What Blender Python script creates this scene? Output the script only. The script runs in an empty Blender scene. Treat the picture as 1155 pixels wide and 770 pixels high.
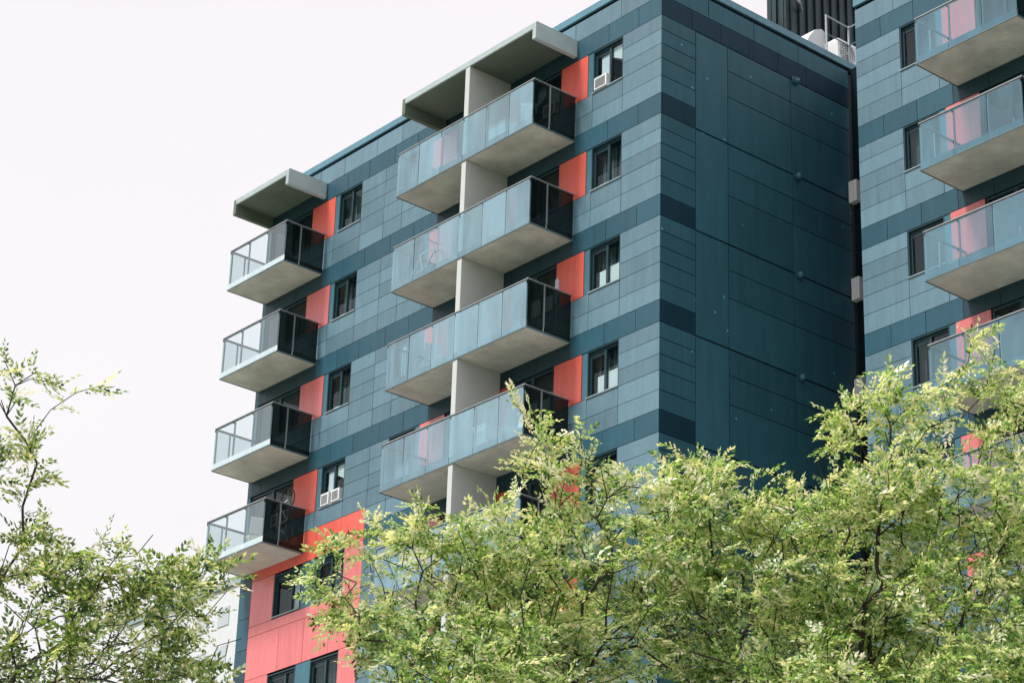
import bpy, math, random
import numpy as np
from mathutils import Matrix, Vector

random.seed(7)
RNG = np.random.default_rng(11)
G = 35.062            # height of the top window heads of the corner block above the ground
H = 2.9               # storey height
C = bpy.context.collection
ORIGIN = {}

# ------------------------------------------------------------------ node helpers
def new_mat(name):
    m = bpy.data.materials.new(name); m.use_nodes = True
    nt = m.node_tree; nt.nodes.clear()
    return m, nt, nt.nodes, nt.links

def cladding_mat(name, col, rough=0.42, amp=0.32, sheen=0.45, speck=.25):
    """fibre / zinc panel: value differs from panel to panel, faint streaks and blotches"""
    m, nt, N, L = new_mat(name)
    out = N.new('ShaderNodeOutputMaterial'); p = N.new('ShaderNodeBsdfPrincipled')
    a = N.new('ShaderNodeAttribute'); a.attribute_name = 'var'
    tc = N.new('ShaderNodeTexCoord')
    mp = N.new('ShaderNodeMapping'); mp.inputs['Scale'].default_value = (2.6, 2.6, 0.5)
    n1 = N.new('ShaderNodeTexNoise'); n1.inputs['Scale'].default_value = 1.6; n1.inputs['Detail'].default_value = 6
    n2 = N.new('ShaderNodeTexNoise'); n2.inputs['Scale'].default_value = 9.0; n2.inputs['Detail'].default_value = 8
    n2.inputs['Roughness'].default_value = 0.75
    L.new(tc.outputs['Object'], mp.inputs['Vector']); L.new(mp.outputs['Vector'], n1.inputs['Vector'])
    L.new(tc.outputs['Object'], n2.inputs['Vector'])
    def math_(op, x, y):
        k = N.new('ShaderNodeMath'); k.operation = op
        for i, v in enumerate((x, y)):
            if isinstance(v, (int, float)): k.inputs[i].default_value = v
            else: L.new(v, k.inputs[i])
        return k.outputs[0]
    v = math_('MULTIPLY', math_('SUBTRACT', a.outputs['Fac'], 0.5), amp)
    v = math_('ADD', v, math_('MULTIPLY', math_('SUBTRACT', n1.outputs['Fac'], 0.5), 0.42))
    v = math_('ADD', v, math_('MULTIPLY', math_('SUBTRACT', n2.outputs['Fac'], 0.5), 0.45))
    mp3 = N.new('ShaderNodeMapping'); mp3.inputs['Scale'].default_value = (11, 11, .45); L.new(tc.outputs['Object'], mp3.inputs[0])
    n3 = N.new('ShaderNodeTexNoise'); n3.inputs['Scale'].default_value = 1.0; n3.inputs['Detail'].default_value = 4; L.new(mp3.outputs[0], n3.inputs['Vector'])
    v = math_('ADD', v, math_('MULTIPLY', math_('SUBTRACT', n3.outputs['Fac'], 0.5), 0.34))
    vo = N.new('ShaderNodeTexVoronoi'); vo.inputs['Scale'].default_value = 1.7; L.new(tc.outputs['Object'], vo.inputs['Vector'])
    v = math_('ADD', v, math_('MULTIPLY', math_('LESS_THAN', vo.outputs['Distance'], 0.05), speck))
    v = math_('ADD', v, 1.0)
    mul = N.new('ShaderNodeMix'); mul.data_type = 'RGBA'; mul.blend_type = 'MULTIPLY'; mul.inputs[0].default_value = 1
    mul.inputs[6].default_value = (*col, 1); L.new(v, mul.inputs[7])
    L.new(mul.outputs[2], p.inputs['Base Color'])
    rr = math_('ADD', math_('MULTIPLY', n2.outputs['Fac'], 0.2), rough - 0.1); L.new(rr, p.inputs['Roughness'])
    p.inputs['Specular IOR Level'].default_value = sheen
    b = N.new('ShaderNodeBump'); b.inputs['Strength'].default_value = 0.08; b.inputs['Distance'].default_value = 0.02
    L.new(n1.outputs['Fac'], b.inputs['Height']); L.new(b.outputs['Normal'], p.inputs['Normal'])
    L.new(p.outputs[0], out.inputs[0])
    return m

def plain(name, col, rough=0.5, metal=0.0, noise=0.15, scale=4.0, spec=0.4):
    m, nt, N, L = new_mat(name)
    out = N.new('ShaderNodeOutputMaterial'); p = N.new('ShaderNodeBsdfPrincipled')
    tc = N.new('ShaderNodeTexCoord'); n = N.new('ShaderNodeTexNoise'); n.inputs['Scale'].default_value = scale; n.inputs['Detail'].default_value = 7
    n.inputs['Roughness'].default_value = 0.65
    L.new(tc.outputs['Object'], n.inputs['Vector'])
    r = N.new('ShaderNodeValToRGB')
    r.color_ramp.elements[0].position = 0.3; r.color_ramp.elements[1].position = 0.7
    r.color_ramp.elements[0].color = (*[c * (1 - noise) for c in col], 1)
    r.color_ramp.elements[1].color = (*[min(1, c * (1 + noise)) for c in col], 1)
    L.new(n.outputs['Fac'], r.inputs[0]); L.new(r.outputs[0], p.inputs['Base Color'])
    p.inputs['Roughness'].default_value = rough; p.inputs['Metallic'].default_value = metal
    p.inputs['Specular IOR Level'].default_value = spec
    L.new(p.outputs[0], out.inputs[0])
    return m

def glass_mat(name, tint, haze, hazef, ior=1.9, rough=0.02):
    m, nt, N, L = new_mat(name)
    out = N.new('ShaderNodeOutputMaterial')
    t = N.new('ShaderNodeBsdfTransparent'); t.inputs[0].default_value = (*tint, 1)
    d = N.new('ShaderNodeBsdfDiffuse'); d.inputs[0].default_value = (*haze, 1)
    g = N.new('ShaderNodeBsdfGlossy'); g.inputs['Roughness'].default_value = rough; g.inputs[0].default_value = (.86, .97, 1, 1)
    lw = N.new('ShaderNodeLayerWeight'); lw.inputs[0].default_value = .5      # 1 - |cos|, the same from both sides of the sheet
    pw = N.new('ShaderNodeMath'); pw.operation = 'POWER'; pw.inputs[1].default_value = 5; L.new(lw.outputs['Facing'], pw.inputs[0])
    f = N.new('ShaderNodeMapRange'); f.inputs[3].default_value = ior; f.inputs[4].default_value = 1.0; L.new(pw.outputs[0], f.inputs[0])
    tc = N.new('ShaderNodeTexCoord'); n = N.new('ShaderNodeTexNoise'); n.inputs['Scale'].default_value = 1.3; n.inputs['Detail'].default_value = 5
    mp = N.new('ShaderNodeMapping'); mp.inputs['Scale'].default_value = (2, 2, .5)
    L.new(tc.outputs['Object'], mp.inputs[0]); L.new(mp.outputs[0], n.inputs['Vector'])
    mr = N.new('ShaderNodeMapRange'); mr.inputs[1].default_value = .25; mr.inputs[2].default_value = .75
    mr.inputs[3].default_value = hazef * .6; mr.inputs[4].default_value = hazef * 1.4
    oi = N.new('ShaderNodeObjectInfo'); ov = N.new('ShaderNodeMath'); ov.operation = 'MULTIPLY_ADD'; ov.inputs[1].default_value = .5; L.new(oi.outputs['Random'], ov.inputs[0]); ov.inputs[2].default_value = -.25
    ad = N.new('ShaderNodeMath'); ad.operation = 'ADD'; L.new(n.outputs['Fac'], ad.inputs[0]); L.new(ov.outputs[0], ad.inputs[1]); L.new(ad.outputs[0], mr.inputs[0])
    a = N.new('ShaderNodeMixShader'); b = N.new('ShaderNodeMixShader')
    L.new(mr.outputs[0], a.inputs[0]); L.new(t.outputs[0], a.inputs[1]); L.new(d.outputs[0], a.inputs[2])
    L.new(f.outputs[0], b.inputs[0]); L.new(a.outputs[0], b.inputs[1]); L.new(g.outputs[0], b.inputs[2])
    L.new(b.outputs[0], out.inputs[0])
    return m

def leaf_mat(name, stops, trans):
    m, nt, N, L = new_mat(name)
    out = N.new('ShaderNodeOutputMaterial'); p = N.new('ShaderNodeBsdfPrincipled')
    a = N.new('ShaderNodeAttribute'); a.attribute_name = 'var'
    r = N.new('ShaderNodeValToRGB'); e = r.color_ramp.elements
    e[0].position = stops[0][0]; e[0].color = (*stops[0][1], 1)
    e[1].position = stops[-1][0]; e[1].color = (*stops[-1][1], 1)
    for pos, c in stops[1:-1]:
        k = e.new(pos); k.color = (*c, 1)
    L.new(a.outputs['Fac'], r.inputs[0]); L.new(r.outputs[0], p.inputs['Base Color'])
    p.inputs['Roughness'].default_value = 0.38; p.inputs['Specular IOR Level'].default_value = 0.75
    t = N.new('ShaderNodeBsdfTranslucent')
    mu = N.new('ShaderNodeMix'); mu.data_type = 'RGBA'; mu.blend_type = 'MULTIPLY'; mu.inputs[0].default_value = 1
    mu.inputs[7].default_value = (1.25, 1.25, 0.55, 1); L.new(r.outputs[0], mu.inputs[6]); L.new(mu.outputs[2], t.inputs[0])
    mx = N.new('ShaderNodeMixShader'); mx.inputs[0].default_value = trans
    L.new(p.outputs[0], mx.inputs[1]); L.new(t.outputs[0], mx.inputs[2]); L.new(mx.outputs[0], out.inputs[0])
    return m

M = {}
M['clad'] = cladding_mat('pale_cladding', (.110, .202, .254), amp=.36)
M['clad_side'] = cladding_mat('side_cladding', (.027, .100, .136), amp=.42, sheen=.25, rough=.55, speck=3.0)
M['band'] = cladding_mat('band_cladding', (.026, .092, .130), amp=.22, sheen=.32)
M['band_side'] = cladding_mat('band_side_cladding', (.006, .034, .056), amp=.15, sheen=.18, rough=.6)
M['red'] = cladding_mat('red_panel_paint', (.70, .118, .085), rough=.35, amp=.08)
M['pink'] = cladding_mat('sky_sheen_red_panel', (.68, .165, .165), rough=.3, amp=.12, sheen=.7)  # red panels made pinker, reflected sky sheen is put into the colour
M['core'] = plain('wall_backing', (.018, .032, .04), .8)
M['rim'] = plain('slab_rim_paint', (.05, .12, .145), .6)
M['clad_shade'] = cladding_mat('shade_darkened_cladding', (.020, .055, .075), amp=.15, sheen=.3)  # darker copy of the cladding, balcony shade put into its colour
M['coping'] = cladding_mat('coping_metal', (.10, .24, .31), rough=.4, amp=.05)
M['gap'] = plain('shadow_gap', (.006, .013, .017), .9, spec=.08)
M['frame'] = plain('window_frame_metal', (.02, .052, .064), .35, .0)
M['jamb'] = plain('window_jamb_metal', (.045, .15, .20), .35)
M['sill'] = plain('sill_metal', (.30, .38, .41), .35)
M['concrete'] = plain('painted_concrete', (.54, .545, .475), .85, noise=.24, scale=1.4)
M['divider'] = plain('divider_paint', (.54, .57, .555), .8, noise=.05, scale=2)
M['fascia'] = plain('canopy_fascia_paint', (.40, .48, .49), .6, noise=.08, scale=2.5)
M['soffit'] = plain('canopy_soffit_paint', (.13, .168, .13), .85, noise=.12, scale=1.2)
M['rail'] = plain('rail_metal', (.34, .37, .38), .35, .6)
M['raildark'] = plain('rail_gasket', (.02, .022, .024), .5)
M['post'] = plain('post_metal', (.12, .19, .21), .4, .3)
M['bglass'] = glass_mat('balcony_glass', (.54, .76, .85), (.27, .50, .62), .40, .17)
M['wglass'] = glass_mat('blue_balcony_glass', (.58, .78, .88), (.20, .46, .60), .24, .10)
M['cglass'] = glass_mat('clear_balcony_glass', (.86, .93, .94), (.34, .54, .62), .08, .17)
M['sglass'] = glass_mat('smoked_side_glass', (.07, .095, .095), (.010, .018, .017), .6, .025)
M['pane'] = glass_mat('window_pane', (.72, .82, .84), (.02, .04, .045), .06, .05)
M['blind'] = plain('white_blind', (.88, .87, .88), .7, noise=.04)
M['curtain'] = plain('grey_curtain', (.075, .115, .125), .9, noise=.4, scale=6)
M['white'] = plain('white_plastic', (.74, .75, .76), .45, noise=.04)
M['grey'] = plain('grey_grille', (.20, .22, .23), .5)
M['black'] = plain('black_metal', (.012, .013, .014), .4)
M['corr'] = plain('corrugated_sheet', (.014, .034, .042), .45, .2, noise=.5, scale=1.5)
M['roof'] = plain('roof_membrane', (.12, .12, .12), .9)
M['lilac'] = plain('pale_fabric', (.42, .46, .52), .8)
M['bluecloth'] = plain('blue_table_top', (.06, .15, .24), .5)
M['plant'] = plain('pot_plant_leaf', (.10, .17, .04), .6, noise=.4, scale=20)
M['pot'] = plain('pot_clay', (.25, .12, .07), .8)
M['farpane'] = plain('far_window', (.50, .54, .57), .5, noise=.05)  # distance haze is put into the pane colour
M['far'] = plain('far_wall', (.66, .68, .71), .8, noise=.05)
M['bark'] = plain('bark', (.035, .03, .026), .9, noise=.5, scale=14)
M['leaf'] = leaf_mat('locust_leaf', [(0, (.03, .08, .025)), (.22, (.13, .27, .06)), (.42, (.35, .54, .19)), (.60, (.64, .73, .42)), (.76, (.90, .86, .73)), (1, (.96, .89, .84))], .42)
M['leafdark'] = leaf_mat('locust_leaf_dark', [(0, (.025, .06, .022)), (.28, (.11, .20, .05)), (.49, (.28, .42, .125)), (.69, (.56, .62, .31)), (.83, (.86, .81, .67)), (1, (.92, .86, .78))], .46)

# ------------------------------------------------------------------ mesh builder
class MB:
    def __init__(s): s.v = []; s.f = []; s.m = []; s.var = []; s.mats = []
    def mi(s, k):
        if k not in s.mats: s.mats.append(k)
        return s.mats.index(k)
    def face(s, pts, mat, var=.5):
        b = len(s.v); s.v += [tuple(p) for p in pts]; s.f.append(tuple(range(b, b + len(pts)))); s.m.append(s.mi(mat)); s.var.append(var)
    def box(s, a, b, mat, var=.5):
        x0, x1 = sorted((a[0], b[0])); y0, y1 = sorted((a[1], b[1])); z0, z1 = sorted((a[2], b[2]))
        o = len(s.v)
        s.v += [(x0, y0, z0), (x1, y0, z0), (x1, y1, z0), (x0, y1, z0), (x0, y0, z1), (x1, y0, z1), (x1, y1, z1), (x0, y1, z1)]
        for q in ((0, 3, 2, 1), (4, 5, 6, 7), (0, 1, 5, 4), (1, 2, 6, 5), (2, 3, 7, 6), (3, 0, 4, 7)):
            s.f.append(tuple(o + i for i in q)); s.m.append(s.mi(mat)); s.var.append(var)
        return s
    def tube(s, pts, r, mat, n=8, closed=False):
        pts = [Vector(p) for p in pts]; rings = []
        k = len(pts)
        rs = r if isinstance(r, (list, tuple)) else [r] * k
        for i, p in enumerate(pts):
            if closed: t = pts[(i + 1) % k] - pts[i - 1]
            else: t = pts[min(i + 1, k - 1)] - pts[max(i - 1, 0)]
            t.normalize(); a = t.orthogonal() if abs(t.z) > .9 else t.cross(Vector((0, 0, 1)))
            a.normalize(); b = t.cross(a)
            o = len(s.v)
            for j in range(n):
                q = 2 * math.pi * j / n; s.v.append(tuple(p + (a * math.cos(q) + b * math.sin(q)) * rs[i]))
            rings.append(o)
        for i in range(k if closed else k - 1):
            a, b = rings[i], rings[(i + 1) % k]
            for j in range(n):
                s.f.append((a + j, a + (j + 1) % n, b + (j + 1) % n, b + j)); s.m.append(s.mi(mat)); s.var.append(.5)
        if not closed:
            for o, rev in ((rings[0], True), (rings[-1], False)):
                q = list(range(o, o + n)); s.f.append(tuple(q[::-1] if rev else q)); s.m.append(s.mi(mat)); s.var.append(.5)
        return s
    def lathe(s, c, prof, mat, n=20):
        rings = []
        for r, z in prof:
            o = len(s.v); rings.append(o)
            for j in range(n):
                q = 2 * math.pi * j / n; s.v.append((c[0] + r * math.cos(q), c[1] + r * math.sin(q), c[2] + z))
        for a, b in zip(rings, rings[1:]):
            for j in range(n):
                s.f.append((a + j, a + (j + 1) % n, b + (j + 1) % n, b + j)); s.m.append(s.mi(mat)); s.var.append(.5)
        s.f.append(tuple(range(rings[-1], rings[-1] + n))); s.m.append(s.mi(mat)); s.var.append(.5)
        return s
    def build(s, name, parent=None, origin=None, bevel=0, smooth=False):
        o0 = Vector(origin) if origin is not None else (ORIGIN[parent.name] if parent else Vector((0, 0, 0)))
        me = bpy.data.meshes.new(name)
        me.from_pydata([tuple(Vector(p) - o0) for p in s.v], [], s.f)
        for k in s.mats: me.materials.append(M[k])
        me.polygons.foreach_set('material_index', s.m)
        at = me.attributes.new('var', 'FLOAT', 'FACE'); at.data.foreach_set('value', s.var)
        if smooth: me.polygons.foreach_set('use_smooth', [True] * len(s.f))
        me.update()
        o = bpy.data.objects.new(name, me); C.objects.link(o)
        if parent: o.parent = parent
        else: o.location = o0
        ORIGIN[o.name] = o0
        if bevel:
            b = o.modifiers.new('bevel', 'BEVEL'); b.width = bevel; b.segments = 2; b.limit_method = 'ANGLE'
        return o

def thing(name, label, cat, loc, group=None):
    o = bpy.data.objects.new(name, None); C.objects.link(o); o.location = loc; o.empty_display_size = .3
    o['label'] = label; o['category'] = cat
    if group: o['group'] = group
    ORIGIN[o.name] = Vector(loc)
    return o

def tag(o, label, cat, group=None):
    o['label'] = label; o['category'] = cat
    if group: o['group'] = group
    return o

def struct(o):
    o['kind'] = 'structure'; return o

# facade frames: s runs along the wall to the right, d is the distance out of the wall, z is relative to the top window head
def fA(s, d, z): return (s, -d, z + G)
def fB(s, d, z): return (d, s, z + G)
WX, WY, WZ = 2.843, 4.22, -0.555
def fW(s, d, z): return (WX + s, WY - d, z + G + WZ)

class FB(MB):
    def __init__(s, fr): super().__init__(); s.fr = fr
    def b(s, s0, s1, d0, d1, z0, z1, mat, var=.5): return s.box(s.fr(s0, d0, z0), s.fr(s1, d1, z1), mat, var)

GAP = .015
ROWS = [0, -.43, -.86, -1.29, -1.80, -2.31]
def panels(fb, s0, s1, zs, joints, mat, base=.5, spread=1.0):
    GAP = .024 if mat == 'clad_side' else .015
    xs = [s0] + [j for j in sorted(joints) if s0 + .02 < j < s1 - .02] + [s1]
    for za, zb in zip(zs, zs[1:]):
        for a, b in zip(xs, xs[1:]):
            v = base + (random.random() - .5) * spread
            t = random.uniform(-.002, .002)
            fb.b(a + GAP / 2, b - GAP / 2, -.03, t, zb + GAP / 2, za - GAP / 2, mat, v)

DARKRUN = []
def bandrun(fr, s0, s1, z, joints, mat, base=.5, spread=1.0):
    q = FB(fr)
    cuts = sorted(set([s0, s1] + [j for j in joints if s0 < j < s1]))
    for a, b in zip(cuts, cuts[1:]):
        dark = any(lo <= (a + b) / 2 <= hi for lo, hi in (((-6.2, -3.3), (-17.55, -14.6), (-9.0, -6.2)) if fr is fA else ((3.3, 6.3),) if fr is fW else ()))  # band pieces behind balconies take the colour with shade in it
        panels(q, a, b, [z + .59, z], [], 'clad_shade' if dark else mat, base, spread)
    q.b(s0 + .012, s1 - .02, -.075, -.028, z + .008, z + .582, 'gap')
    return q.build('cladding_band', main if fr is not fW else wing)

def backing(fb, s0, s1, z0, z1): fb.b(s0, s1, -.075, -.038, z0, z1, 'gap')

# ------------------------------------------------------------------ building parts
def window(fr, parent, s0, s1, z0=-1.29, z1=0., style='blank', jamb_side=None, mull=.55, fk='frame'):
    """recessed two-light window in the opening s0..s1"""
    k = FB(fr); R = -.15
    w = .05
    # reveal lining
    k.b(s0, s0 + .03, R, -.012, z0, z1, fk); k.b(s1 - .03, s1, R, -.012, z0, z1, fk)
    k.b(s0 + .03, s1 - .03, R, -.014, z1 - .035, z1 - .002, fk)
    # frame
    a0, a1, b0, b1 = s0 + .03, s1 - .03, z0 + .03, z1 - .04
    D0, D1 = -.145, -.085
    k.b(a0, a0 + w, D0, D1, b0, b1, fk); k.b(a1 - w, a1, D0, D1, b0, b1, fk)
    k.b(a0 + w, a1 - w, D0, D1, b0, b0 + w, fk); k.b(a0 + w, a1 - w, D0, D1, b1 - w, b1, fk)
    ms = a0 + (a1 - a0) * mull
    k.b(ms - .035, ms + .035, D0, D1 + .012, b0 + w, b1 - w, fk)
    k.b(a0 + w, ms - .035, D0, D1 - .02, b1 - w - .10, b1 - w, fk)
    f = k.build('window', parent)
    FB(fr).b(s0 - .015, s1 + .015, R, .035, z0 + .002, z0 + .028, 'sill').build('sill', f)
    p = FB(fr); d = -.118
    for x0, x1 in ((a0 + w, ms - .035), (ms + .035, a1 - w)):
        p.face([fr(x0, d, b0 + w), fr(x1, d, b0 + w), fr(x1, d, b1 - w), fr(x0, d, b1 - w)], 'pane')
    p.build('pane', f)
    hgt = b1 - b0
    if style in ('boards',):
        q = FB(fr)
        q.b(a0 + .22, ms - .05, -.165, -.15, b0 + .02, b0 + .44 * hgt, 'blind'); q.b(ms + .04, a1 - .02, -.165, -.15, b0 + .02, b0 + .47 * hgt, 'blind')
        q.build('white_board', f)
    if style in ('blind', 'ac'):
        FB(fr).b(a0 + .16, ms - .04, -.165, -.15, b0 + .1, b1 - .12, 'blind').build('blind', f)
    if style == 'ac':
        q = FB(fr); q.face([fr(ms + .04, -.15, b1 - .06), fr(a1 - .04, -.15, b1 - .06), fr(a1 - .04, -.15, b0 + .52 * (b1 - b0)), fr(ms + .04, -.15, b0 + .72 * (b1 - b0))], 'blind'); q.build('sky_reflection', f)  # white sheet painted in as the sky reflection on the right pane
    if style == 'strip':
        FB(fr).b(a0 + .12, ms - .02, -.2, -.17, b0 + .05, b0 + .17, 'blind').build('blind', f)
    if style in ('curtain', 'strip', 'boards', 'cornerblind'):
        q = FB(fr); n = 14
        for i in range(n):
            t0 = a0 + (a1 - a0) * i / n; t1 = a0 + (a1 - a0) * (i + .8) / n
            if random.random() < .62: q.b(t0, t1, -.33 - .02 * (i % 2), -.30 - .02 * (i % 2), b0 + .02, b1 - .02, 'curtain')
        q.build('curtain', f)
    if style == 'halfblind':
        FB(fr).b(a0 + .62 * (a1 - a0), a1 - .03, -.2, -.185, b0 + .05, b1 - .12, 'blind').build('blind', f)
    return f

def air_conditioner(fr, s0, s1, z0, label):
    loc = Vector(fr((s0 + s1) / 2, 0, z0))
    t = thing('window_air_conditioner', label, 'air conditioner', loc, 'air conditioners in the windows')
    k = FB(fr); k.b(s0, s1, -.13, .07, z0, z0 + .36, 'white'); k.build('housing', t, bevel=.012)
    k = FB(fr)
    for i in range(6): k.b(s0 + .05, s1 - .05, .072, .08, z0 + .05 + i * .045, z0 + .072 + i * .045, 'grey')
    k.build('grille', t)
    return t

def balcony(fr, parent, s0, s1, depth, zrail, zbot, n, gmat, side_left='clear'):
    """slab with posts, glass and handrail; z values are those of its storey"""
    k = FB(fr); k.b(s0, s1, .004, depth - .012, zbot, zbot + .19, 'concrete')
    slab = k.build('balcony', parent, bevel=.012)
    # drip edge under the slab rim
    e = FB(fr)
    e.b(s0 - .012, s1 + .012, depth - .012, depth + .012, zbot - .018, zbot + .018, 'post')
    e.b(s0, s1, depth - .011, depth - .002, zbot + .019, zbot + .192, 'blind' if gmat == 'cglass' else 'rim')
    e.b(s1, s1 + .014, .004, depth - .012, zbot - .016, zbot + .03, 'post')
    e.b(s0 - .014, s0, .004, depth - .012, zbot - .016, zbot + .03, 'post')
    e.build('edge_channel', slab)
    zg1 = zrail - .075; zg0 = zbot + .02
    w = (s1 - s0) / n
    for i in range(n):
        a = s0 + i * w + .011; b = s0 + (i + 1) * w - .011
        p = FB(fr); d = depth + .006
        p.face([fr(a, d, zg0), fr(b, d, zg0), fr(b, d, zg1), fr(a, d, zg1)], gmat); p.build('glass_panel', slab)
    for i in range(n + 1):
        x = min(max(s0 + i * w, s0 + .03), s1 - .03)
        p = FB(fr); p.b(x - .017, x + .017, depth - .075, depth - .03, zbot + .19, zrail - .03, 'post')
        p.b(x - .012, x + .012, depth - .03, depth + .012, zg1 - .06, zg1 + .0, 'raildark')
        p.build('post', slab)
    r = FB(fr)
    r.b(s0 - .02, s1 + .02, depth - .07, depth + .0, zrail - .035, zrail, 'rail')
    r.b(s0 - .015, s1 + .015, depth - .055, depth - .01, zrail - .07, zrail - .037, 'raildark')
    for x in (s0, s1):
        r.b(x - .02, x + .02, .01, depth - .072, zrail - .037, zrail - .002, 'rail')
        r.b(x - .014, x + .014, .012, depth - .072, zrail - .07, zrail - .039, 'raildark')
    r.build('handrail', slab, bevel=.006)
    # side screens
    for x, mat in ((s1 + .006, 'sglass'), (s0 - .006, 'cglass' if side_left == 'clear' else 'bglass')):
        q = FB(fr); mid = depth * .62
        for d0, d1 in ((.02, mid - .015), (mid + .015, depth - .02)):
            q.face([fr(x, d0, zg0), fr(x, d1, zg0), fr(x, d1, zg1), fr(x, d0, zg1)], mat)
        q.build('side_screen', slab)
        q = FB(fr); q.b(x - .02, x + .02, mid - .02, mid + .02, zbot + .15, zrail - .04, 'rail'); q.build('post', slab)
    return slab

def door(fr, parent, s0, s1, z0, z1=0.):
    k = FB(fr); fk = 'frame'; D0, D1 = -.12, -.05; w = .06
    k.b(s0, s0 + w, D0, D1, z0, z1, fk); k.b(s1 - w, s1, D0, D1, z0, z1, fk); k.b(s0 + w, s1 - w, D0, D1, z1 - w, z1, fk); k.b(s0 + w, s1 - w, D0, D1, z0, z0 + .09, fk)
    m = (s0 + s1) / 2; k.b(m - .05, m + .05, D0, D1, z0 + .09, z1 - w, fk)
    f = k.build('balcony_door', parent)
    p = FB(fr); d = -.09
    for a, b in ((s0 + w, m - .05), (m + .05, s1 - w)):
        p.face([fr(a, d, z0 + .09), fr(b, d, z0 + .09), fr(b, d, z1 - w), fr(a, d, z1 - w)], 'pane')
    p.build('pane', f)
    FB(fr).b(m + .07, m + .10, -.05, -.01, z0 + .9, z0 + 1.15, 'rail').build('handle', f)

def red_panel(fr, parent, s0, s1, z0, z1, mat='red', joints=(), zj=(), name='red_panel'):
    k = FB(fr)
    zs = [z1] + sorted(zj, reverse=True) + [z0]
    panels(k, s0, s1, zs, list(joints), mat, .5, .6)
    backing(k, s0 + .01, s1 - .01, z0 + .01, z1 - .01)
    return k.build(name, parent)

# ------------------------------------------------------------------ corner block
main = thing('apartment_building', 'tall blue grey panelled apartment block in the middle with two stacks of balconies',
             'building', (-8.7, 6, 0))
NL = 7                                              # storeys of balconies that can be seen
XL = -17.55
core = MB()
core.box((XL + .02, .42, 0), (-.05, 14.6, G + 1.12), 'core')
core.box((-.051, .085, 0), (-.086, 14.6, G + 1.12), 'core')
core.box((XL + .03, .12, 0), (XL + .06, .5, G + 1.1), 'core')
core.box((XL + .1, .5, G + 1.122), (-.1, 14.5, G + 1.16), 'roof')
core.build('wall', main)

side = FB(fA)                                       # facade with the balconies

bandj_r = [-3.285, -2.01, -.86]
bandj_l = [-16.9, -15.8, -14.5, -13.47, -12.42, -11.2, -10.13]
bandj_m = [-9.04, -6.2, -7.9, -6.8, -5.7, -4.6]
NF = 11
for k in range(NF):
    z = -k * H
    rows = [z + r for r in ROWS]
    redzone = k >= 4
    # band above the window heads
    if k <= 3:
        bandrun(fA, XL, 0, z, bandj_r + bandj_l + bandj_m, 'band')
    else:
        for a, b in ((XL, -16.95), (-11.65, 0)):
            bandrun(fA, a, b, z, bandj_r + bandj_l + bandj_m, 'band')
    # right strip next to the corner
    panels(side, -1.46, 0, rows, [], 'clad'); backing(side, -1.455, -.02, rows[-1], z)
    # below the window and behind the side of the balcony
    panels(side, -6.01, -3.285, rows[3:], [-4.6], 'clad_shade'); panels(side, -3.285, -1.46, rows[3:], [-2.62] , 'clad'); backing(side, -6.0, -1.46, rows[-1], rows[3])
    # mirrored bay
    panels(side, -10.74, -9.04, rows[3:], [-9.6], 'clad'); panels(side, -9.04, -6.21, rows[3:], [-7.4], 'clad_shade'); backing(side, -10.73, -6.22, rows[-1], rows[3])
    if not redzone:
        panels(side, -12.73, -10.74, rows, [-11.6], 'clad'); backing(side, -12.72, -10.75, rows[-1], z)
        if k < 3:
            panels(side, XL, -12.73, rows[3:], [-15.25, -14.06], 'clad'); backing(side, XL + .01, -12.74, rows[-1], rows[3])
        else:
            panels(side, XL, -12.73, rows[3:5], [-15.25, -14.06], 'clad'); backing(side, XL + .01, -12.74, rows[4], rows[3])
            panels(side, -11.65, -10.74, rows[4:], [], 'clad'); backing(side, -11.64, -10.75, rows[5], rows[4])
            panels(side, XL, -16.95, rows[4:], [], 'clad'); backing(side, XL + .01, -16.96, rows[5], rows[4])
        panels(side, XL, -17.36, rows[:4], [], 'band'); backing(side, XL + .01, -17.37, rows[3], z)
    else:
        panels(side, -11.65, -10.74, rows, [], 'clad'); backing(side, -11.64, -10.75, rows[-1], z)
        panels(side, XL, -16.95, [rows[0], rows[2], rows[4], rows[5]], [], 'band'); backing(side, XL + .01, -16.96, rows[-1], z)
# top row under the coping
panels(side, XL, 0, [1.17, .59], [-16.2, -14.9, -13.7, -12.1, -10.9, -9.6, -8.2, -6.9, -5.5, -4.2, -3.35, -1.55], 'clad'); backing(side, XL + .01, -.02, .6, 1.16)
# left end corner return
for k in range(NF):
    side.box((XL + .012, .04, G - k * H + .58), (XL + .05, 8.0, G - k * H - 2.30), 'band', random.random())
side.build('cladding', main)

# flank
fl = FB(fB)
VENT = []
for k in range(NF):
    z = -k * H
    rows = [z + r for r in ROWS]
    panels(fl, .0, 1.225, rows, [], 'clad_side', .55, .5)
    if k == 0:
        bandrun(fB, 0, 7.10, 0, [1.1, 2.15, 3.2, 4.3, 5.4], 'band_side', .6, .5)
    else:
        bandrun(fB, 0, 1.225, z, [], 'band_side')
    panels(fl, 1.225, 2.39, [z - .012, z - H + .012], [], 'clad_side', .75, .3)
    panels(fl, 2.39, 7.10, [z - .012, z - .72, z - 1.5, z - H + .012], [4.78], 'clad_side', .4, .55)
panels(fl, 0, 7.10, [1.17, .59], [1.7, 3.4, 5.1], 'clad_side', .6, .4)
backing(fl, .05, 7.1, -NF * H, 1.16)
fl.build('cladding', main)
lw = FB(fA)                                         # dark wall closing the gap to the right block
for k in range(NF): lw.b(.08, 2.7, -7.16, -7.11, -k * H - H + .01, -k * H, 'gap', .1)
lw.b(.08, 2.7, -7.165, -7.12, .002, 1.2, 'gap', .1)
lw.build('link_wall', main)
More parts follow.
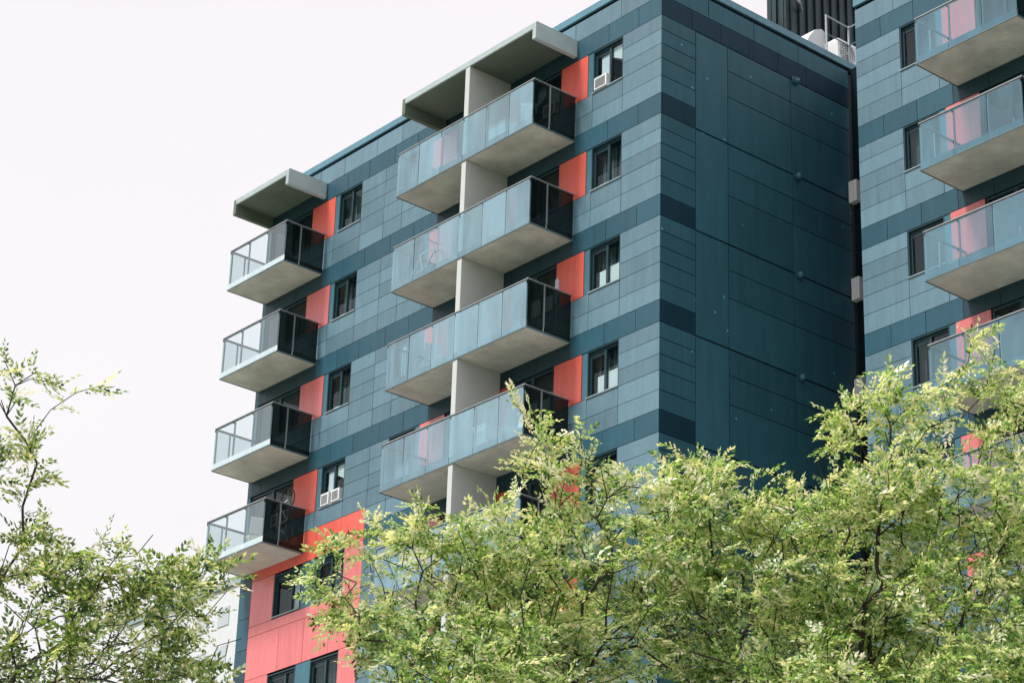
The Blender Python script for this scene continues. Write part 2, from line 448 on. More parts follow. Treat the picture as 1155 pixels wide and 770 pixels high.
for k in range(7):
    FB(fA).b(.06, .34, -7.10, -6.92, -k * H - 3.02, -k * H - 2.38, 'white').build('ledge_block', main, bevel=.01)
    c = fB(4.95, .0, -k * H)
    v = MB()
    v.box((.002, 4.83, c[2] - .10), (.03, 5.07, c[2] + .10), 'band')
    v.lathe((.085, 4.95, c[2] - .10), [(.0, -.002), (.06, 0), (.085, .05), (.08, .12), (.03, .17)], 'jamb', 12)
    v.build('wall_vent', main, smooth=False)
# roof edge
rc = MB()
rc.box((XL + .02, .03, G + 1.172), (-.03, .3, G + 1.27), 'gap'); rc.box((-.031, .3, G + 1.173), (-.3, 14.5, G + 1.27), 'gap')
rc.box((XL - .03, -.03, G + 1.272), (.03, .32, G + 1.48), 'coping', .5)
rc.box((.031, .321, G + 1.271), (-.31, 14.55, G + 1.479), 'coping', .5)
rc.build('roof_coping', main, bevel=.008)

# openings, right bay and its mirror, per storey
styR = ['ac', 'strip', 'boards', 'boards', 'boards', 'curtain', 'curtain']
styM = ['blind', 'curtain', 'blind', 'curtain', 'blind', 'curtain', 'curtain']
styL = ['curtain', 'strip', 'strip', 'ac']
def bay(fr, parent, z0, style, flip=None, mat='red', winmat='frame'):
    """window, jamb, red panel, door, narrow red strip; flip mirrors the bay about s=flip"""
    def mm(a, b):
        if flip is None: return a, b
        return 2 * flip - b, 2 * flip - a
    fr2 = lambda s, d, z: fr(s, d, z + z0)
    a, b = mm(-2.62, -1.462); window(fr2, parent, a, b, style=style, mull=.52 if flip is None else .45)
    a, b = mm(-2.82, -2.622); FB(fr2).b(a, b, -.1, -.02, -1.288, -.002, 'jamb').build('window_jamb', parent)
    a, b = mm(-3.885, -2.822); red_panel(fr2, parent, a, b, -1.288, -.003, mat)
    a, b = mm(-5.65, -3.89); door(fr2, parent, a, b, -2.25, -.005)
    a, b = mm(-6.01, -5.652); red_panel(fr2, parent, a, b, -2.25, -.003, mat)

for k in range(NL):
    z = -k * H
    bay(fA, main, z, styR[k]); bay(fA, main, z, styM[k], -6.105, 'pink')
for k in range(NL, NF):
    k2 = FB(fA); panels(k2, -6.01, -1.465, [-k * H, -k * H - 1.288], [-4, -2.7], 'clad'); panels(k2, -10.735, -6.21, [-k * H, -k * H - 1.288], [-9, -7.5], 'clad')
    backing(k2, -10.7, -1.47, -k * H - 1.28, -k * H - .01); k2.build('cladding', main)
for k in range(4):
    z = -k * H
    fr2 = lambda s, d, q, z=z: fA(s, d, q + z)
    window(fr2, main, -13.85, -12.735, style=styL[k], mull=.5)
    FB(fr2).b(-14.05, -13.852, -.1, -.02, -1.288, -.002, 'jamb').build('window_jamb', main)
    red_panel(fr2, main, -15.21, -14.052, -1.288, -.003, 'pink' if k in (1, 2) else 'red')
    door(fr2, main, -17.355, -15.215, -2.25, -.005)

# red block of the lower storeys on the left
rz = FB(fA)
def rzp(s0, s1, zs, j=(), mat='pink'): panels(rz, s0, s1, zs, j, mat, .5, .7); backing(rz, s0 + .01, s1 - .01, zs[-1] + .01, zs[0] - .01)
rzp(-16.95, -11.65, [-10.50, -11.42], (-14.3,), 'red')
for base in (-11.42, -14.35, -17.28):
    rzp(-16.95, -15.82, [base, base - 1.36]); rzp(-12.5, -11.65, [base, base - 1.36])
    rzp(-16.95, -11.65, [base - 1.36, base - 1.66], ()); rzp(-16.95, -11.65, [base - 1.66, base - 2.93], (-15.4, -14.2, -13.0))
rz.build('red_panel', main)['label'] = 'large pink red panelled area around the lower windows'
for i, base in enumerate((-11.42, -14.35, -17.28)):
    fr2 = lambda s, d, q, z=base: fA(s, d, q + z)
    window(fr2, main, -15.815, -14.5, z0=-1.33, z1=-.05, style='halfblind' if i == 0 else 'curtain', mull=.6)
    window(fr2, main, -13.8, -12.505, z0=-1.33, z1=-.05, style='cornerblind', mull=.5)
    FB(fr2).b(-14.498, -13.802, -.07, -.02, -1.355, -.002, 'jamb').build('window_jamb', main)

# balconies
for k in range(NL):
    fr2 = lambda s, d, q, z=-k * H: fA(s, d, q + z)
    balcony(fr2, main, -9.04, -3.285, 1.475, -1.09, -2.45, 6, 'bglass', 'haze')
    FB(fr2).b(-6.205, -6.02, .003, 1.462, -2.258, .447, 'divider').build('divider_wall', main, bevel=.008)
for k in range(4):
    fr2 = lambda s, d, q, z=-k * H: fA(s, d, q + z)
    balcony(fr2, main, -17.4, -14.495, 1.40, -1.105, -2.44, 3, 'cglass')
def canopy(fr, parent, s0, s1, depth):
    k = FB(fr)
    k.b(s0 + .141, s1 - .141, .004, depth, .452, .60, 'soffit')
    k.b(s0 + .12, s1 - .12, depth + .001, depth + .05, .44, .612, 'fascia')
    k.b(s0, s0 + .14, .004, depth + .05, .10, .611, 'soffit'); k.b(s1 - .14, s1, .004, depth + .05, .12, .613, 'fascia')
    k.b(s0, s1, .01, depth + .03, .6145, .64, 'fascia')
    return k.build('canopy', parent, bevel=.008)
canopy(fA, main, -9.0, -3.26, 1.43); canopy(fA, main, -17.45, -14.56, 1.36)

# penthouse on the roof
ph = MB()
x0 = -1.6; ya, yb = 6.35, 13.8; zb_, zt = G + 1.165, G + 6.4
n = 44
for i in range(n):
    y = ya + (yb - ya) * i / n; w = (yb - ya) / n
    d = .06 if i % 2 else 0
    ph.box((x0 - .05, y, zb_), (x0 + d, y + w - .012, zt), 'corr', random.random())
ph.box((-2.35, ya + .02, zb_), (x0 - .051, yb, zt - .02), 'corr')
for i in range(3):
    x = x0 - .1 - i * .24
    ph.box((x - .12, ya - .05 * (i % 2), zb_), (x, ya + .01, zt - .01), 'corr', random.random())
ph.build('rooftop_penthouse', main)
pv = MB()
for zz in (G + 4.3, G + 3.75):
    pv.tube([(x0 + .08, 6.9, zz), (x0 + .3, 6.6, zz + .03), (x0 + .34, 6.2, zz + .2)], .05, 'rail')
pv.build('roof_pipe', main)

# guard rail near the roof edge
gr = thing('roof_guard_rail', 'thin pale metal guard rail on the flat roof before the dark corrugated penthouse', 'railing', (-.4, 6.7, G + 1.16))
k = MB()
k.tube([(-.4, 6.7, G + 2.98), (-.4, 7.62, G + 2.96), (.6, 7.62, G + 2.96)], .028, 'rail'); k.build('top_rail', gr)
k = MB()
k.tube([(-.4, 6.7, G + 2.40), (-.4, 7.62, G + 2.38), (.6, 7.62, G + 2.38)], .02, 'post'); k.build('middle_rail', gr)
for p in ((-.4, 6.7), (-.4, 7.62), (.6, 7.62)):
    k = MB(); k.tube([(p[0], p[1], G + 1.16), (p[0], p[1], G + 3.0)], .03, 'rail'); k.build('post', gr)
# white hooded duct and white box on the roof
t = thing('roof_duct', 'white curved duct hood rising behind the roof edge left of the guard rail', 'duct', (-.8, 6.3, G + 1.16))
k = MB()
prof = [(5.95, 1.16), (5.95, 1.75), (6.1, 2.1), (6.35, 2.42), (6.62, 2.55), (6.75, 2.5), (6.75, 1.16)]
for x in (-1.1, -.5): k.face([(x, y, G + z) for y, z in (prof if x > -1 else prof[::-1])], 'white')
for (y0, z0), (y1, z1) in zip(prof, prof[1:]): k.face([(-1.1, y0, G + z0), (-1.1, y1, G + z1), (-.5, y1, G + z1), (-.5, y0, G + z0)], 'white')
k.build('hood', t)
k = MB(); k.box((-1.14, 5.92, G + 1.16), (-.46, 6.78, G + 1.3), 'grey'); k.build('base', t)
t = thing('roof_condenser', 'white boxy condenser unit on the roof beside the right block', 'condenser', (-.75, 7.6, G + 1.16))
k = MB(); k.box((-1.1, 7.22, G + 1.75), (-.45, 8.1, G + 2.55), 'white'); k.build('housing', t, bevel=.08)
k = MB(); k.lathe((0, 0, 0), [(.0, .0)], 'grey', 3) if False else None
for q in range(4):
    r = .09 + q * .07
    k.tube([(-.445, 7.6 + r * math.cos(a * math.pi / 8), G + 2.15 + r * math.sin(a * math.pi / 8)) for a in range(16)], .012, 'grey', 5, True)
k.build('fan_guard', t)
k = MB()
for yy in (7.28, 8.0): k.box((-1.05, yy, G + 1.16), (-.5, yy + .08, G + 1.75), 'black')
k.build('feet', t)

# ------------------------------------------------------------------ right block
wing = thing('apartment_building', 'second blue grey apartment block cut off by the right edge, one stack of glass balconies', 'building', (WX + 7, WY + 6, 0))
core = MB(); core.box((WX + .06, WY + .42, 0), (WX + 14, WY + 12, G + WZ + 1.12), 'core')
core.box((WX + .055, WY + .09, 0), (WX + .09, WY + 12, G + WZ + 1.1), 'core')
core.build('wall', wing)
cl = FB(fW)
for k in range(NF):
    z = -k * H; rows = [z + r for r in ROWS]
    bandrun(fW, 0, 14, z, [.85, 1.95, 3.1, 4.2, 5.3, 6.4, 7.5, 8.6, 9.7, 10.8, 11.9], 'band')
    panels(cl, 0, 1.48, rows, [], 'clad'); backing(cl, .02, 1.475, rows[-1], z)
    panels(cl, 1.48, 3.255, rows[3:], [2.7], 'clad'); panels(cl, 3.255, 6.03, rows[3:], [4.6], 'clad_shade'); backing(cl, 1.48, 6.02, rows[-1], rows[3])
    panels(cl, 6.03, 14, rows, [7.2, 8.6, 10, 11.4], 'clad_shade'); backing(cl, 6.04, 13.98, rows[-1], z)
    cl.box((WX + .012, WY + .04, z + .58 + G + WZ), (WX + .05, WY + 10, z - 2.3 + G + WZ), 'band', random.random())
panels(cl, 0, 14, [1.17, .59], [1.3, 2.6, 3.9, 5.2, 6.5, 7.8, 9.1, 10.4], 'clad'); backing(cl, .02, 13.98, .6, 1.16)
cl.build('cladding', wing)
rc = FB(fW)
rc.b(.03, 13.9, -.3, -.03, 1.172, 1.27, 'gap'); rc.b(-.03, 14, -.32, .03, 1.272, 1.48, 'coping'); rc.b(-.031, .3, -11.9, -.321, 1.271, 1.479, 'coping')
rc.build('roof_coping', wing, bevel=.008)
styW = ['blank', 'curtain', 'blank', 'curtain', 'blank', 'curtain', 'blank']
for k in range(NL):
    # the same bay mirrored: window at 1.48..2.62 and the door to the right of the red panel
    bay(fW, wing, -k * H, styW[k], .01, 'pink')
    fr2 = lambda s, d, q, z=-k * H: fW(s, d, q + z)
    balcony(fr2, wing, 3.255, 6.33, 1.528, -1.18, -2.472, 3, 'wglass', 'clear')

# ------------------------------------------------------------------ things on the balconies and in the windows
air_conditioner(fA, -2.50, -2.02, -1.255, 'white air conditioner in the highest window beside the corner')
air_conditioner(lambda s, d, z: fA(s, d, z - 3 * H), -13.72, -13.34, -1.255, 'white air conditioner, left of two in a window beside the lowest left balcony')
air_conditioner(lambda s, d, z: fA(s, d, z - 3 * H), -13.22, -12.84, -1.255, 'white air conditioner, right of two in a window beside the lowest left balcony')

def bicycle(fr, s, d, z, label, mat='white', upright=False):
    t = thing('bicycle', label, 'bicycle', Vector(fr(s, d, z)), 'bicycles kept on the balconies')
    R = .33
    def P(x, h): return fr(s - h + .5, d, z + x + .86) if upright else fr(s + x, d, z + h)
    for cx in (-.52, .52):
        k = MB(); k.tube([P(cx + R * math.cos(i * math.pi / 14), R + R * math.sin(i * math.pi / 14)) for i in range(28)], .022, 'black', 6, True)
        w = k.build('wheel', t)
        k = MB()
        for i in range(10):
            a = i * math.pi / 5; k.tube([P(cx, R), P(cx + (R - .01) * math.cos(a), R + (R - .01) * math.sin(a))], .004, 'rail', 4)
        k.build('spokes', w)
    k = MB()
    bb, st, hd, hb = (-.08, .30), (-.22, .80), (.36, .82), (.40, .66)
    for a, b in ((bb, st), (st, hd), (bb, hb), ((-.52, R), bb), ((-.52, R), (-.2, .72)), (hd, (.52, R))): k.tube([P(*a), P(*b)], .022, mat, 6)
    k.build('frame', t)
    k = MB(); k.tube([P(-.34, .9), P(-.1, .92)], [.06, .025], 'black', 8); k.build('saddle', t)
    k = MB(); c = P(.36, .82)
    k.tube([P(.36, .82), P(.35, .98)], .018, mat, 6); q = Vector(P(.38, 1.0)); w_ = Vector(fr(0, .26, 0)) - Vector(fr(0, 0, 0)); k.tube([tuple(q - w_), P(.35, .98), tuple(q + w_)], .015, 'black', 6)
    k.build('handlebar', t)
bicycle(fA, -8.1, 1.1, -2.26 - H, 'pale bicycle leaning on the left part of the second wide balcony from the top')
bicycle(lambda s, d, z: fA(s, d, z), -14.95, .45, -2.25 - 3 * H, 'pale bicycle stood on its back wheel on the lowest left balcony', upright=True)

def chair(fr, s, d, z, ang, label, mat='white'):
    t = thing('balcony_chair', label, 'chair', Vector(fr(s, d, z)), 'chairs on the balconies')
    ca, sa = math.cos(ang), math.sin(ang)
    def P(x, y, h): return fr(s + ca * x - sa * y, d + sa * x + ca * y, z + h)
    def slab(pts, th, name):
        k = MB()
        q = [P(*p) for p in pts]; r = [P(p[0], p[1] , p[2] + th) for p in pts]
        k.face(q[::-1], mat); k.face(r, mat)
        for i in range(4): k.face([q[i], q[(i + 1) % 4], r[(i + 1) % 4], r[i]], mat)
        k.build(name, t)
    slab([(-.22, -.22, .43), (.22, -.22, .43), (.22, .22, .45), (-.22, .22, .45)], .03, 'seat')
    slab([(-.22, -.23, .48), (.22, -.23, .48), (.22, -.33, .92), (-.22, -.33, .92)], .035, 'backrest')
    for x, y in ((-.2, -.2), (.2, -.2), (.2, .2), (-.2, .2)):
        k = MB(); k.tube([P(x * 1.1, y * 1.15, 0), P(x, y, .44)], .018, mat, 6); k.build('leg', t)
chair(fA, -7.9, .75, -2.26, .5, 'white chair on the left part of the top wide balcony')
chair(fA, -4.35, .7, -2.26, 2.3, 'white chair on the right part of the top wide balcony')
chair(fA, -8.05, .8, -2.26 - 2 * H, 2.0, 'white chair on the left part of the third wide balcony')
chair(fA, -4.5, .85, -2.26 - 3 * H, .3, 'white chair on the right part of the fourth wide balcony')
chair(fA, -15.9, .75, -2.25 - 3 * H, 1.9, 'white chair beside the bicycle on the lowest left balcony')

def round_table(fr, s, d, z, label):
    t = thing('balcony_table', label, 'table', Vector(fr(s, d, z)))
    c = fr(s, d, z)
    MB().lathe(c, [(.0, .70), (.38, .70), (.40, .715), (.40, .735), (.38, .745)], 'bluecloth', 28).build('table_top', t)
    MB().tube([c, (c[0], c[1], c[2] + .70)], .03, 'black').build('pedestal', t)
    MB().lathe(c, [(.25, 0), (.25, .02), (.05, .05), (.03, .06)], 'black').build('base', t)
round_table(fW, 5.9, .95, -2.282 - 2 * H, 'round dark blue table on the third balcony of the right block')

def pot_plant(fr, s, d, z, label, hgt=.45):
    t = thing('potted_plant', label, 'plant', Vector(fr(s, d, z)), 'potted plants on the top balcony')
    c = fr(s, d, z)
    MB().lathe(c, [(.0, 0), (.09, .0), (.13, .22), (.14, .24), (.12, .24), (.11, .2)], 'pot', 16).build('pot', t)
    k = MB()
    for i in range(70):
        a = random.uniform(0, 6.28); r = random.uniform(.02, .2); h = random.uniform(.2, hgt)
        p = Vector((c[0] + r * math.cos(a), c[1] + r * math.sin(a), c[2] + h))
        u = Vector((math.cos(a), math.sin(a), random.uniform(-.3, .8))).normalized() * .07; w = u.cross(Vector((0, 0, 1))).normalized() * .025
        k.face([p, p + u * .5 + w, p + u, p + u * .5 - w], 'plant')
    k.build('foliage', t)
pot_plant(fA, -3.55, 1.15, -2.26, 'potted plant nearest the glass corner of the top wide balcony')
pot_plant(fA, -3.5, .75, -2.26, 'potted plant behind another at the right end of the top wide balcony', .4)

def storage_box(fr, s, d, z, w, dp, h, label, mat):
    t = thing('storage_box', label, 'box', Vector(fr(s, d, z)), 'storage boxes on the balconies')
    k = FB(fr); k.b(s - w / 2, s + w / 2, d - dp / 2, d + dp / 2, z, z + h, mat); k.build('body', t, bevel=.015)
    k = FB(fr); k.b(s - w / 2 - .015, s + w / 2 + .015, d - dp / 2 - .015, d + dp / 2 + .015, z + h + .003, z + h + .05, mat); k.build('lid', t, bevel=.012)
storage_box(fA, -5.2, .9, -2.26, .8, .5, .62, 'pale storage box on the right part of the top wide balcony', 'white')
storage_box(fA, -5.5, .8, -2.26 - 3 * H, .5, .5, .75, 'white storage box on the right part of the fourth wide balcony', 'white')
storage_box(fA, -8.7, .8, -2.26 - 3 * H, .6, .5, .6, 'pale grey storage box on the left part of the fourth wide balcony', 'lilac')
# rolled parasol
t = thing('parasol', 'rolled pale grey parasol at the right end of the third wide balcony', 'parasol', fA(-3.5, .3, -2.26 - 2 * H))
c = fA(-3.5, .3, -2.26 - 2 * H)
MB().tube([c, (c[0], c[1], c[2] + 1.62)], .016, 'rail').build('pole', t)
MB().tube([(c[0], c[1], c[2] + .85), (c[0], c[1], c[2] + 1.0), (c[0], c[1], c[2] + 1.55), (c[0], c[1], c[2] + 1.6)], [.05, .07, .05, .018], 'lilac', 10).build('canopy', t)
MB().lathe(c, [(.22, 0), (.22, .05), (.05, .08), (.03, .2)], 'black').build('base', t)

# ------------------------------------------------------------------ distant block
far = thing('apartment_building', 'far pale grey building just showing beside the left end of the corner block', 'building', (-110, 66, 0))
fk = MB(); fk.box((-125, 60, 0), (-101, 76, G + 24.6), 'far'); fk.build('wall', far)
fk = MB(); fk.box((-125.2, 59.8, G + 24.6), (-100.8, 76.2, G + 25.2), 'sill'); fk.build('roof', far)
for a in range(5):
    for b in range(4):
        x = -123.6 + a * 2.9; z = G + 21.6 - b * 3.1
        MB().box((x, 59.94, z), (x + 1.5, 60.05, z + 1.5), 'farpane').build('window', far)

# ------------------------------------------------------------------ ground
def sheet(name, x0, x1, y0, y1, z, mat):
    k = MB(); k.face([(x0, y0, z), (x1, y0, z), (x1, y1, z), (x0, y1, z)], mat); return struct(k.build(name))
M['grass'] = plain('grass', (.07, .11, .03), .95, noise=.4, scale=.4)
M['asphalt'] = plain('asphalt', (.055, .055, .058), .9, noise=.2, scale=1.2)
M['paving'] = plain('paving', (.46, .45, .42), .85, noise=.15, scale=1.5)
sheet('ground', -1500, 1500, -1500, 1500, 0, 'grass')
sheet('pavement', -60, 60, -31, 30, .12, 'paving')
kb = MB(); kb.box((-60, -31.2, 0), (60, -31, .13), 'paving'); struct(kb.build('kerb'))
sheet('road', -300, 300, -45, -31.2, .004, 'asphalt')

# ------------------------------------------------------------------ trees
def frond_template(n=8, length=.21, ll=.056, lw=.024):
    """one drooping feather leaf: pairs of leaflets along a rachis, pointing along +x"""
    V = []
    for i in range(n):
        t = (i + .6) / n
        x = length * t; z = -.35 * length * t * t
        for sgn in (-1, 1):
            L_ = ll * (1 - .45 * abs(t - .45)); a = math.radians(62 - 20 * t)
            dx, dy = math.cos(a), sgn * math.sin(a)
            nx, ny = -dy, dx
            tw = .25 * (1 if i % 2 else -1)
            V += [(x, 0, z), (x + dx * L_ * .45 + nx * lw / 2, dy * L_ * .45 + ny * lw / 2, z + .004 + tw * .01),
                  (x + dx * L_, dy * L_, z - .010), (x + dx * L_ * .45 - nx * lw / 2, dy * L_ * .45 - ny * lw / 2, z + .004 - tw * .01)]
    x = length; V += [(x, 0, -.35 * length), (x + ll * .5, lw / 2, -.36 * length), (x + ll, 0, -.42 * length), (x + ll * .5, -lw / 2, -.36 * length)]
    return np.array(V)

def tree(label, base, top, blobs, spacing, fronds, leafmat, seed, kpath=.25, tipout=.25, scale=1.0, trunk_r=.11, tipz=99):
    rng = np.random.default_rng(seed)
    pts = []; cell = {}
    def ok(p):
        c = tuple((p // spacing).astype(int))
        for i in (-1, 0, 1):
            for j in (-1, 0, 1):
                for k in (-1, 0, 1):
                    for q in cell.get((c[0] + i, c[1] + j, c[2] + k), ()):
                        if ((q - p) ** 2).sum() < spacing * spacing: return False
        cell.setdefault(c, []).append(p); return True
    for bx, by, bz, r, dens in blobs:
        n = int(dens * 4.19 * r ** 3 / spacing ** 3 * 2.2) + 3
        for _ in range(n):
            u = rng.normal(size=3); u /= np.linalg.norm(u)
            rr = r * rng.random() ** .45 * (1 + .25 * (rng.random() - .5))
            p = np.array((bx, by, bz)) + u * rr * np.array((1.1, 1.1, .95))
            if ok(p): pts.append(p)
    pts = np.array(pts)
    base = np.array(base, float); top = np.array(top, float)
    tn = 9
    trunk = [base + (top - base) * i / (tn - 1) + np.array((math.sin(i * 1.3) * .05, math.cos(i * 1.7) * .05, 0)) * (i > 0) for i in range(tn)]
    nodes = list(trunk); par = [-1] + list(range(tn - 1)); plen = [np.linalg.norm(trunk[i] - trunk[tn - 1]) * .8 for i in range(tn)]
    order = np.argsort(np.linalg.norm(pts - top, axis=1))
    NA = np.zeros((len(pts) * 2 + 400, 3)); PL = np.zeros(len(NA)); m = tn
    NA[:tn] = trunk; PL[:tn] = plen
    npar = list(par); is_tip = [False] * tn
    for i in order:
        p = pts[i]
        dd = np.linalg.norm(NA[:m] - p, axis=1)
        below = np.where(NA[:m, 2] > p[2] + .1, .25, 0)
        lim = 4 if m > tn + 6 else 0
        cost = dd + kpath * PL[:m] + below
        cost[:max(0, tn - 4)] += 5
        j = int(np.argmin(cost)); L_ = dd[j]
        prev = j
        nseg = int(L_ // .45)
        if m + nseg + 2 >= len(NA): break
        for q in range(nseg):
            t = (q + 1) / (nseg + 1)
            w = NA[j] + (p - NA[j]) * t + rng.normal(size=3) * .035 + np.array((0, 0, .10 * math.sin(math.pi * t) * L_ * .5))
            NA[m] = w; PL[m] = PL[prev] + L_ / (nseg + 1); npar.append(prev); is_tip.append(False); prev = m; m += 1
        NA[m] = p; PL[m] = PL[prev] + L_ / (nseg + 1); npar.append(prev); is_tip.append(True); m += 1
    NA = NA[:m]
    r3 = np.zeros(m); kids = np.zeros(m, int)
    for i in range(m - 1, 0, -1):
        if r3[i] == 0: r3[i] = .0042 ** 2.35
        kids[npar[i]] += 1
        r3[npar[i]] += r3[i]
    rad = np.minimum(r3 ** (1 / 2.35), trunk_r)
    for i in range(tn): rad[i] = max(rad[i], trunk_r * (1.25 - .5 * i / tn))
    root = thing('tree', label, 'tree', tuple(base), 'feathery street trees in front of the blocks')
    k = MB()
    for i in range(1, m):
        a, b = NA[npar[i]], NA[i]
        ra = min(rad[npar[i]], rad[i] * 1.5); rb = rad[i]
        k.tube([tuple(a), tuple(b)], [ra, rb], 'bark', 6 if rb > .02 else (4 if rb > .008 else 3))
    k.build('trunk', root)
    # leaves
    T = frond_template() * scale; nq = len(T) // 4
    tips = [i for i in range(tn, m) if rad[i] < .022]
    A = []; D = []
    cen = NA[tn:].mean(axis=0)
    for i in tips:
        a, b = NA[npar[i]], NA[i]; out = b - a; out = out / (np.linalg.norm(out) + 1e-6)
        q = b * 5.2 + seed
        cl = math.sin(q[0] + 1.3 * math.sin(q[2] * .7)) + math.sin(q[1] * 1.2 + math.sin(q[0] * .8)) + math.sin(q[2] * 1.35 + math.sin(q[1]))
        cl = min(2.0, max(.08, .95 + .75 * cl))
        nf = int(rng.poisson(fronds * cl * (1.5 if kids[i] == 0 else 1)))
        if b[2] > tipz: nf = max(nf, 8)
        for _ in range(nf):
            t = rng.random(); A.append(a + (b - a) * (.15 + .9 * t) if kids[i] == 0 else a + (b - a) * t)
            g = rng.normal(size=3); g[2] *= .6
            dv = out * .55 + g * .75 + np.array((0, 0, .02)); dv /= np.linalg.norm(dv); D.append(dv)
    A = np.array(A); D = np.array(D); n = len(A)
    up = rng.normal(size=(n, 3)) * .7 + np.array((0, 0, 1.0))
    Y = np.cross(up, D); Y /= np.linalg.norm(Y, axis=1)[:, None]; Z = np.cross(D, Y)
    sc = rng.uniform(.65, 1.2, n)
    P = A[:, None, :] + sc[:, None, None] * (T[None, :, 0, None] * D[:, None, :] + T[None, :, 1, None] * Y[:, None, :] + T[None, :, 2, None] * Z[:, None, :])
    P += rng.normal(size=(n, len(T) // 4, 3)).repeat(4, axis=1) * .008
    V = (P.reshape(-1, 3) - base)
    me = bpy.data.meshes.new('crown'); nv = len(V); nfc = nv // 4
    me.vertices.add(nv); me.vertices.foreach_set('co', V.astype(np.float32).ravel())
    me.loops.add(nv); me.loops.foreach_set('vertex_index', np.arange(nv, dtype=np.int32))
    me.polygons.add(nfc); me.polygons.foreach_set('loop_start', np.arange(0, nv, 4, dtype=np.int32)); me.polygons.foreach_set('loop_total', np.full(nfc, 4, dtype=np.int32))
    me.update(calc_edges=True); me.validate()
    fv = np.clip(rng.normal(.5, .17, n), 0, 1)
    # brighter light on the upper crown is put into the leaf colour
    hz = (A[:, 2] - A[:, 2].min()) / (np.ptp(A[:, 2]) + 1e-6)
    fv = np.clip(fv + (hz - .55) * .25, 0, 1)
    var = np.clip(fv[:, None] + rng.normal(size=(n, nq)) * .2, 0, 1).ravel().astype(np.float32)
    at = me.attributes.new('var', 'FLOAT', 'FACE'); at.data.foreach_set('value', var)
    me.materials.append(M[leafmat])
    o = bpy.data.objects.new('crown', me); C.objects.link(o); o.parent = root
    print('tree', label[:30], 'nodes', m, 'fronds', n, 'faces', nfc)
    return root

T1 = [(24.01, -24.05, 9.61, .24), (24.12, -23.92, 9.12, .44), (24.43, -23.58, 9.08, .36), (23.35, -24.86, 8.54, .52), (22.99, -25.34, 8.26, .4), (22.75, -25.68, 8.24, .16), (23.73, -24.38, 8.4, .67), (23.56, -24.6, 7.75, .75), (24.04, -24.02, 7.94, .75), (23.18, -25.08, 7.81, .48), (24.44, -23.57, 8.27, .67),
      (23.2, -23.4, 7.9, .7), (24.3, -25.0, 7.0, .7), (23.4, -24.2, 6.7, .8), (23.86, -24.24, 9.78, .14), (24.2, -23.85, 9.75, .13), (24.5, -23.5, 9.42, .15)]
T2 = [(24.53, -22.90, 9.42, .33), (24.75, -22.66, 8.97, .63), (25.14, -22.29, 9.20, .42), (25.51, -21.95, 9.67, .21), (25.31, -22.15, 8.6, .79), (24.85, -22.56, 8.12, .79), (25.58, -21.9, 7.96, .79), (24.45, -22.98, 7.8, .67), (25.79, -21.7, 8.75, .67),
      (26.01, -22.03, 9.93, .26), (26.33, -21.77, 9.65, .45), (26.68, -21.47, 10.26, .19), (26.82, -21.36, 10.04, .15), (26.85, -21.33, 9.38, .42), (26.6, -21.55, 8.75, .68), (26.15, -21.92, 9.08, .57), (26.5, -21.6, 7.95, .72), (27.0, -21.2, 8.57, .6),
      (25.3, -21.2, 7.6, .8), (25.9, -22.6, 6.9, .8), (26.9, -21.9, 7.0, .8), (26.71, -21.44, 10.6, .12), (26.77, -21.4, 10.4, .2), (26.73, -21.43, 10.1, .25), (27.2, -20.95, 9.85, .3), (26.95, -21.25, 9.95, .28), (25.5, -21.95, 9.93, .14), (26.1, -21.92, 10.2, .15), (26.45, -21.65, 10.05, .2), (24.75, -22.66, 9.55, .16)]
T4 = [(23.17, -28.87, 8.94, .27), (23.32, -28.56, 8.94, .21), (23.5, -28.24, 9.04, .10), (23.22, -28.76, 8.43, .2), (23.19, -28.82, 8.02, .18), (23.68, -27.94, 7.58, .34), (23.4, -28.43, 7.21, .54), (23.7, -27.9, 7.12, .61), (23.92, -27.53, 7.51, .29), (24.01, -27.39, 7.14, .27), (23.26, -28.69, 7.46, .27), (23.55, -28.16, 6.82, .61), (23.92, -27.54, 6.84, .39),
      (22.75, -29.45, 7.6, .45), (22.6, -29.6, 9.0, .5), (23.0, -28.9, 6.4, .7)]
def bl(T, d): return [(*b, d) for b in T]
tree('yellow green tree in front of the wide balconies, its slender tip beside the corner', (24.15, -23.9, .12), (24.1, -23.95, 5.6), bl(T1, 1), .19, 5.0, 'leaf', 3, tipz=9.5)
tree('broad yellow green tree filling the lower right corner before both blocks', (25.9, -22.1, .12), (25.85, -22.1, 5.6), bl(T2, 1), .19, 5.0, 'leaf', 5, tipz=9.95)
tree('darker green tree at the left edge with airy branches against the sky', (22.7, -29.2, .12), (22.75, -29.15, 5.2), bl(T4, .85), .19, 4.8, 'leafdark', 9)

# ------------------------------------------------------------------ light and sky
SUN_EL, SUN_AZ = math.radians(54), math.radians(194)     # azimuth clockwise from +Y
sd = Vector((math.sin(SUN_AZ) * math.cos(SUN_EL), math.cos(SUN_AZ) * math.cos(SUN_EL), math.sin(SUN_EL)))
ld = bpy.data.lights.new('sun', 'SUN'); ld.energy = 4.0; ld.angle = math.radians(12); ld.color = (1, .97, .925)
lo = bpy.data.objects.new('sun', ld); C.objects.link(lo); lo.rotation_euler = sd.to_track_quat('Z', 'Y').to_euler(); lo.location = (0, -40, 60)
w = bpy.data.worlds.new('World'); bpy.context.scene.world = w; w.use_nodes = True
nt = w.node_tree; N = nt.nodes; L = nt.links; N.clear()
out = N.new('ShaderNodeOutputWorld'); bg = N.new('ShaderNodeBackground'); bg.inputs[1].default_value = .1
sky = N.new('ShaderNodeTexSky'); sky.sky_type = 'NISHITA'; sky.sun_disc = False; sky.sun_elevation = SUN_EL; sky.sun_rotation = SUN_AZ
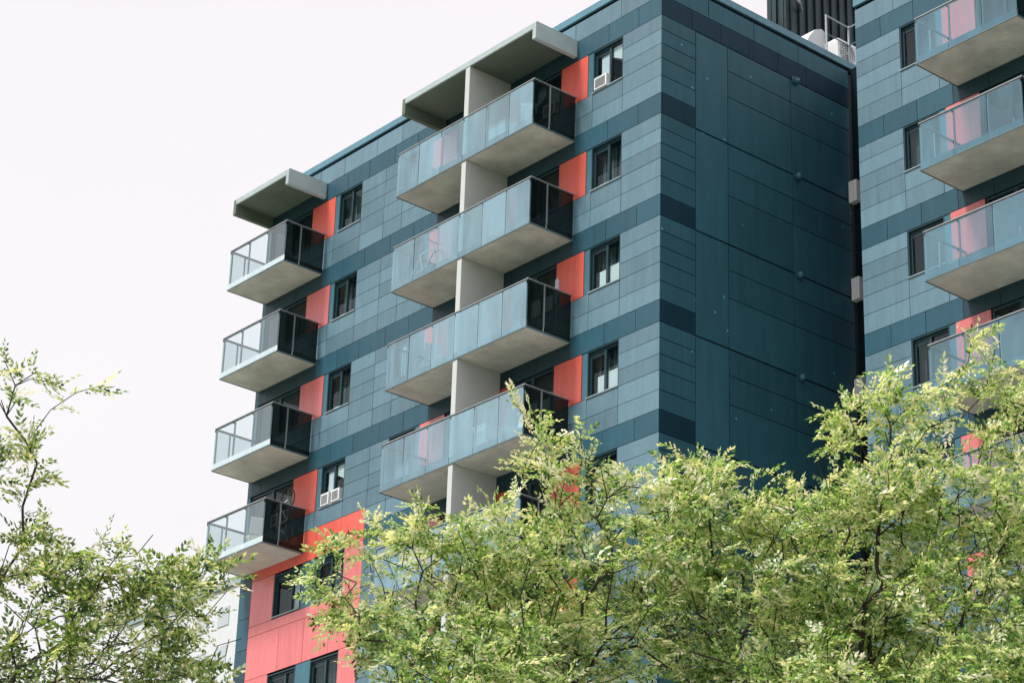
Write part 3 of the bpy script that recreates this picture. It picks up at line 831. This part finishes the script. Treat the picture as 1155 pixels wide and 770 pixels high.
tc = N.new('ShaderNodeTexCoord'); sx = N.new('ShaderNodeSeparateXYZ'); L.new(tc.outputs['Generated'], sx.inputs[0])
cr = N.new('ShaderNodeValToRGB'); e = cr.color_ramp.elements
e[0].position = .0; e[0].color = (1, .985, 1, 1); e[1].position = .62; e[1].color = (.965, .90, .95, 1)
k = e.new(.38); k.color = (1, .975, .995, 1)
L.new(sx.outputs['Z'], cr.inputs[0])
nz = N.new('ShaderNodeTexNoise'); nz.inputs['Scale'].default_value = 2.2; nz.inputs['Detail'].default_value = 5; L.new(tc.outputs['Generated'], nz.inputs['Vector'])
mr = N.new('ShaderNodeMapRange'); mr.inputs[3].default_value = 9.25; mr.inputs[4].default_value = 10.75; L.new(nz.outputs['Fac'], mr.inputs[0])
sc = N.new('ShaderNodeVectorMath'); sc.operation = 'SCALE'; L.new(cr.outputs[0], sc.inputs[0]); L.new(mr.outputs[0], sc.inputs['Scale'])
mx = N.new('ShaderNodeMix'); mx.data_type = 'RGBA'; mx.inputs[0].default_value = .96
L.new(sky.outputs[0], mx.inputs[6]); L.new(sc.outputs[0], mx.inputs[7])
L.new(mx.outputs[2], bg.inputs[0]); L.new(bg.outputs[0], out.inputs[0])

# ------------------------------------------------------------------ camera
cam = bpy.data.cameras.new('camera'); cam.sensor_width = 36; cam.lens = 2745.95 * 36 / 1155; cam.clip_start = .5; cam.clip_end = 4000
co = bpy.data.objects.new('camera', cam); C.objects.link(co)
yaw, pit, rol = .8791, .4206, .0342
fw = Vector((-math.sin(yaw) * math.cos(pit), math.cos(yaw) * math.cos(pit), math.sin(pit)))
rt = Vector((math.cos(yaw), math.sin(yaw), 0)); up = rt.cross(fw)
r2 = rt * math.cos(rol) + up * math.sin(rol); u2 = -rt * math.sin(rol) + up * math.cos(rol)
mt = Matrix((r2, u2, -fw)).transposed().to_4x4(); mt.translation = (39.1799, -37.0842, -33.4616 + G)
co.matrix_world = mt
S = bpy.context.scene; S.camera = co
S.view_settings.view_transform = 'Standard'; S.view_settings.look = 'None'; S.view_settings.exposure = 0
S.cycles.max_bounces = 8; S.cycles.transparent_max_bounces = 16
